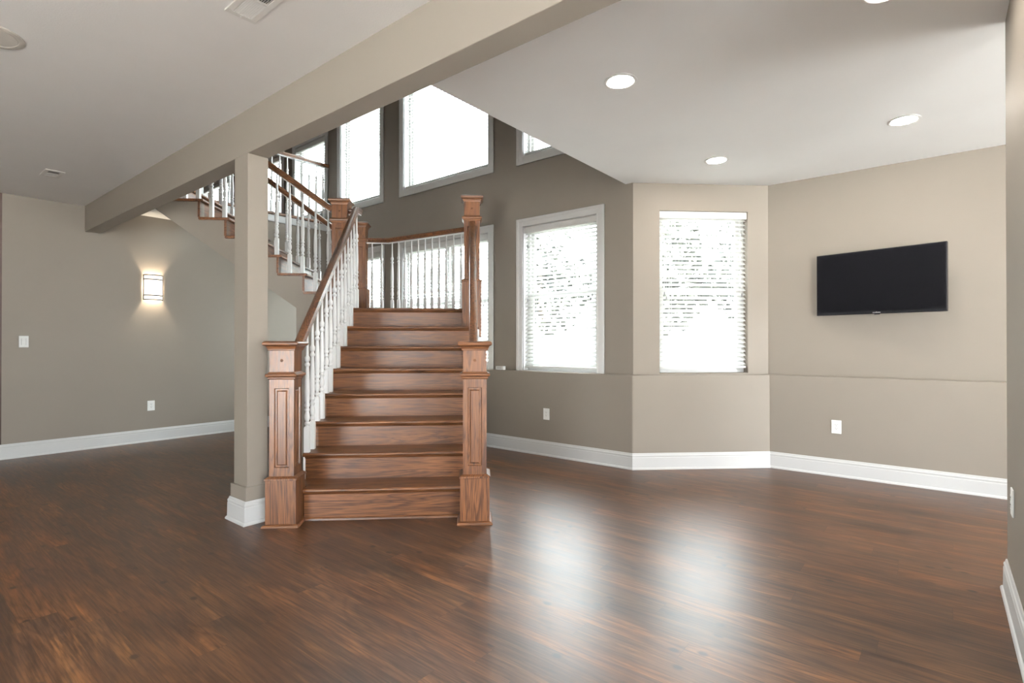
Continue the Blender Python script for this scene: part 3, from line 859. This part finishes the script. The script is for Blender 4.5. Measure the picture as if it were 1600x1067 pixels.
# ------------------------------------------------------------------ recessed lights, vents, speaker
def can(label, x, y):
    e = thing('recessed_light', label, 'ceiling light', (x, y, H), group='recessed ceiling lights')
    ring = M(); ring.lathe(0, 0, [(0.098, 0.0), (0.098, -0.004), (0.092, -0.007), (0.080, -0.006), (0.074, -0.002), (0.072, 0.0)], 40, caps=False)
    obj('trim_ring', ring, MT['white'], e, smooth=True)
    d = M(); d.lathe(0, 0, [(0.0745, -0.0015), (0.0745, -0.004), (0.050, -0.006), (0.001, -0.0065)], 36)
    obj('diffuser', d, MT['bulb'], e, smooth=True)
    return e
can('round recessed ceiling light nearest the beam, fully in view', 2.872, 1.482)
can('round recessed ceiling light closest to the angled window wall', 4.625, 1.482)
can('round recessed ceiling light above the television', 4.622, 0.192)
can('round recessed ceiling light cut off by the top edge of the photo', 2.868, 0.180)

def vent(label, x0, x1, y0, y1, two):
    cx, cy = (x0 + x1) / 2, (y0 + y1) / 2
    e = thing('ceiling_vent', label, 'air vent', (cx, cy, H))
    w, l = x1 - x0, y1 - y0; f = 0.028
    b = M()
    for a in ((-w / 2, w / 2, -l / 2, -l / 2 + f), (-w / 2, w / 2, l / 2 - f, l / 2), (-w / 2, -w / 2 + f, -l / 2 + f, l / 2 - f), (w / 2 - f, w / 2, -l / 2 + f, l / 2 - f)):
        b.box(a[0], a[1], a[2], a[3], -0.008, 0.0)
    obj('frame', b, MT['vent'], e, bevel=0.002)
    obj('duct_opening', M().box(-w / 2 + f, w / 2 - f, -l / 2 + f, l / 2 - f, -0.0012, -0.0002), MT['vent_d'], e)
    b = M(); n = int((w - 2 * f) / 0.0085); 
    for half, sg in ((0, -1), (1, 1)):
        ya, yb = (-l / 2 + f, -0.004) if half == 0 else (0.004, l / 2 - f)
        for i in range(n):
            x = -w / 2 + f + (i + 0.5) * (w - 2 * f) / n
            b.prism([(x - 0.0032 * sg, -0.0015), (x + 0.0030 * sg, -0.0075), (x + 0.0040 * sg, -0.0070), (x - 0.0022 * sg, -0.0010)], 'y', ya, yb)
    b.box(-w / 2 + f, w / 2 - f, -0.004, 0.004, -0.008, -0.001)
    obj('louvers', b, MT['vent'], e)
    s = M(); s.lathe(0, l / 2 - 0.012, [(0.004, -0.008), (0.003, -0.0105), (0.0005, -0.011)], 10)
    obj('screw', s, MT['plastic'], e, smooth=True)
vent('white louvred ceiling vent cut off by the top edge of the photo', 1.085, 1.225, 2.235, 2.605, True)
vent('small ceiling vent far back near the sconce wall', 1.075, 1.214, 6.225, 6.475, True)
sp = thing('ceiling_speaker', 'round ceiling speaker cut off by the left edge of the photo', 'speaker', (0.425, 3.742, H))
b = M(); b.lathe(0, 0, [(0.138, 0.0), (0.138, -0.006), (0.132, -0.009), (0.112, -0.008), (0.110, -0.005), (0.110, 0.0)], 48, caps=False)
obj('rim', b, MT['rim'], sp, smooth=True)
b = M(); b.lathe(0, 0, [(0.1105, -0.004), (0.108, -0.0072), (0.06, -0.009), (0.001, -0.0095)], 40)
obj('grille', b, MT['grille'], sp, smooth=True)

# ------------------------------------------------------------------ wall sconce
SX, SZ = 2.322, 1.893
e = thing('wall_sconce', 'lit curved wall sconce with frosted shade and dark bands', 'wall lamp', (SX, YL, SZ))
R0, HS = 0.100, 0.150
arc = lambda r, n=18: [(r * cos(pi + pi * i / n), 0.78 * r * sin(pi + pi * i / n)) for i in range(n + 1)]
def halfshell(r, z0, z1, th):
    b = M(); A, B = arc(r), arc(r - th)
    n = len(A)
    vs = [(x, y - 0.012, z0) for x, y in A] + [(x, y - 0.012, z1) for x, y in A] + [(x, y - 0.012, z0) for x, y in B] + [(x, y - 0.012, z1) for x, y in B]
    fs = []
    for i in range(n - 1):
        fs += [(i, i + 1, n + i + 1, n + i), (2 * n + i + 1, 2 * n + i, 3 * n + i, 3 * n + i + 1), (n + i, n + i + 1, 3 * n + i + 1, 3 * n + i), (i + 1, i, 2 * n + i, 2 * n + i + 1)]
    fs += [(0, n, 3 * n, 2 * n), (n - 1, 2 * n + n - 1, 3 * n + n - 1, 2 * n - 1)]
    return b.add(vs, fs)
obj('shade', halfshell(R0, -HS, HS, 0.004), MT['shade'], e, smooth=True)
for z in (HS, HS - 0.052, -HS + 0.052, -HS):
    obj('band', halfshell(R0 + 0.006, z - 0.006, z + 0.006, 0.006), MT['bronze'], e, smooth=True)
for x in (-R0 - 0.001, R0 + 0.001):
    obj('upright', M().box(x - 0.005, x + 0.005, -0.024, -0.008, -HS - 0.004, HS + 0.004), MT['bronze'], e, bevel=0.001)
obj('backplate', M().box(-0.055, 0.055, -0.010, -0.001, -0.11, 0.11), MT['plastic'], e, bevel=0.003)
ld = bpy.data.lights.new('sconce_bulb', 'POINT'); ld.energy = 40.0; ld.color = (1.0, 0.82, 0.60); ld.shadow_soft_size = 0.03
lo = bpy.data.objects.new('sconce_bulb', ld); COL.objects.link(lo); lo.parent = e; lo.location = (0, -0.050, 0)

# ------------------------------------------------------------------ outlets and switches
def outlet(name, label, cat, o, rot, w=0.078, h=0.122, kind='outlet'):
    """local: x along the wall, plate stands out toward -y"""
    e = thing(name, label, cat, o, rot=rot)
    b = M().box(-w / 2, w / 2, -0.007, -0.0005, -h / 2, h / 2)
    obj('cover_plate', b, MT['plastic'], e, bevel=0.004, seg=3)
    if kind == 'outlet':
        b = M().box(-0.0175, 0.0175, -0.0095, -0.006, -0.034, 0.034)
        r = obj('receptacle', b, MT['plastic'], e, bevel=0.002)
        s = M()
        for z in (0.018, -0.014):
            s.box(-0.0085, -0.006, -0.0101, -0.009, z - 0.001, z + 0.007)
            s.box(0.006, 0.0085, -0.0101, -0.009, z - 0.001, z + 0.007)
            s.box(-0.0022, 0.0022, -0.0101, -0.009, z - 0.0095, z - 0.005)
        obj('slot', s, MT['slot'], r)
    else:
        b = M().prism([(-0.006, -0.034), (-0.006, 0.034), (-0.008, 0.033), (-0.0125, -0.033)], 'x', -0.017, 0.017)
        obj('rocker', b, MT['plastic'], e, bevel=0.001)
        b = M()
        for a in ((-0.019, -0.0175), (0.0175, 0.019)): b.box(a[0], a[1], -0.0075, -0.006, -0.036, 0.036)
        obj('rocker_gap', b, MT['slot'], e)
    return e
outlet('wall_switch', 'white rocker light switch on the beige wall left of the sconce', 'light switch', (1.138, YL, 1.224), 0, 0.078, 0.122, 'switch')
outlet('wall_outlet', 'white outlet on the beige wall below the sconce', 'outlet', (2.309, YL, 0.440), 0)
outlet('wall_outlet', 'white outlet on the dark wall below the windows', 'outlet', (XD, 3.293, 0.447), rad(-90))
outlet('wall_outlet', 'white outlet low on the wall below the television', 'outlet', (XT, 0.735, 0.447), rad(-90))
outlet('wall_outlet', 'white outlet plate seen edge-on on the near right wall', 'outlet', (3.240, -0.252, 0.495), rad(180))
outlet('wall_outlet', 'white outlet plate on the side of the column facing the stairs', 'outlet', (XB1 - 0.001, 3.690, 0.640), rad(90))
e = thing('sensor_box', 'small white box lying on the ledge between the windows', 'sensor', (XW - 0.035, 3.975, ZL), rot=rad(-90))
obj('housing', M().box(-0.058, 0.058, -0.022, 0.022, 0, 0.043), MT['plastic'], e, bevel=0.004, seg=3)
obj('face_plate', M().box(-0.040, 0.030, -0.0235, -0.0215, 0.008, 0.035), MT['trim'], e, bevel=0.001)

# ------------------------------------------------------------------ upstairs glimpse and outdoors
tag(obj('dark_shape', M().box(XW - 0.10, XW - 0.05, 10.66, 10.78, ZF2, 4.55), MT['black']), 'narrow unidentified dark shape seen between the upstairs windows', 'dark_shape')  # stand-in box for a dark upright shape of unknown kind
struct('ground', M().box(5.95, 45, -4.9, 45, 0.55, 0.60).box(-45, 45, -45, -5.2, -0.2, -0.1).box(-45, -4.2, -5.2, 45, -0.2, -0.1), MT['concrete'])
def tree(x, y, h, r, label):
    e = thing('tree', label, 'tree', (x, y, 0.6), group='trees outside the windows')
    b = M(); b.lathe(0, 0, [(0.16, 0), (0.12, h * 0.25), (0.08, h * 0.6), (0.02, h * 0.9)], 10)
    obj('trunk', b, MT['bark'], e, smooth=True)
    b = M(); rnd = random.Random(int(x * 100 + y))
    for i in range(1500):
        th, ph = rnd.uniform(0, 2 * pi), math.acos(rnd.uniform(-1, 1)); q = rnd.random() ** 0.33
        c = Vector((r * q * sin(ph) * cos(th), r * q * sin(ph) * sin(th), h * 0.60 + h * 0.42 * q * cos(ph)))
        u = Vector((rnd.gauss(0, 1), rnd.gauss(0, 1), rnd.gauss(0, 1))).normalized(); v = u.orthogonal().normalized(); L = rnd.uniform(0.12, 0.3)
        b.add([tuple(c - u * L), tuple(c + v * L * .5), tuple(c + u * L), tuple(c - v * L * .5)], [(0, 1, 2, 3)])
    obj('foliage', b, MT['leaf'], e)
TREES = [(15.0, 2.8, 4.4, 1.7), (15.6, 6.8, 4.8, 1.75), (15.0, 10.8, 4.6, 1.8), (20.0, 4.9, 5.6, 1.9), (20.0, 8.8, 5.6, 1.9)]
for x, y, h, r in TREES: tree(x, y, h, r, 'green leafy tree blurred by glare behind the window blinds')
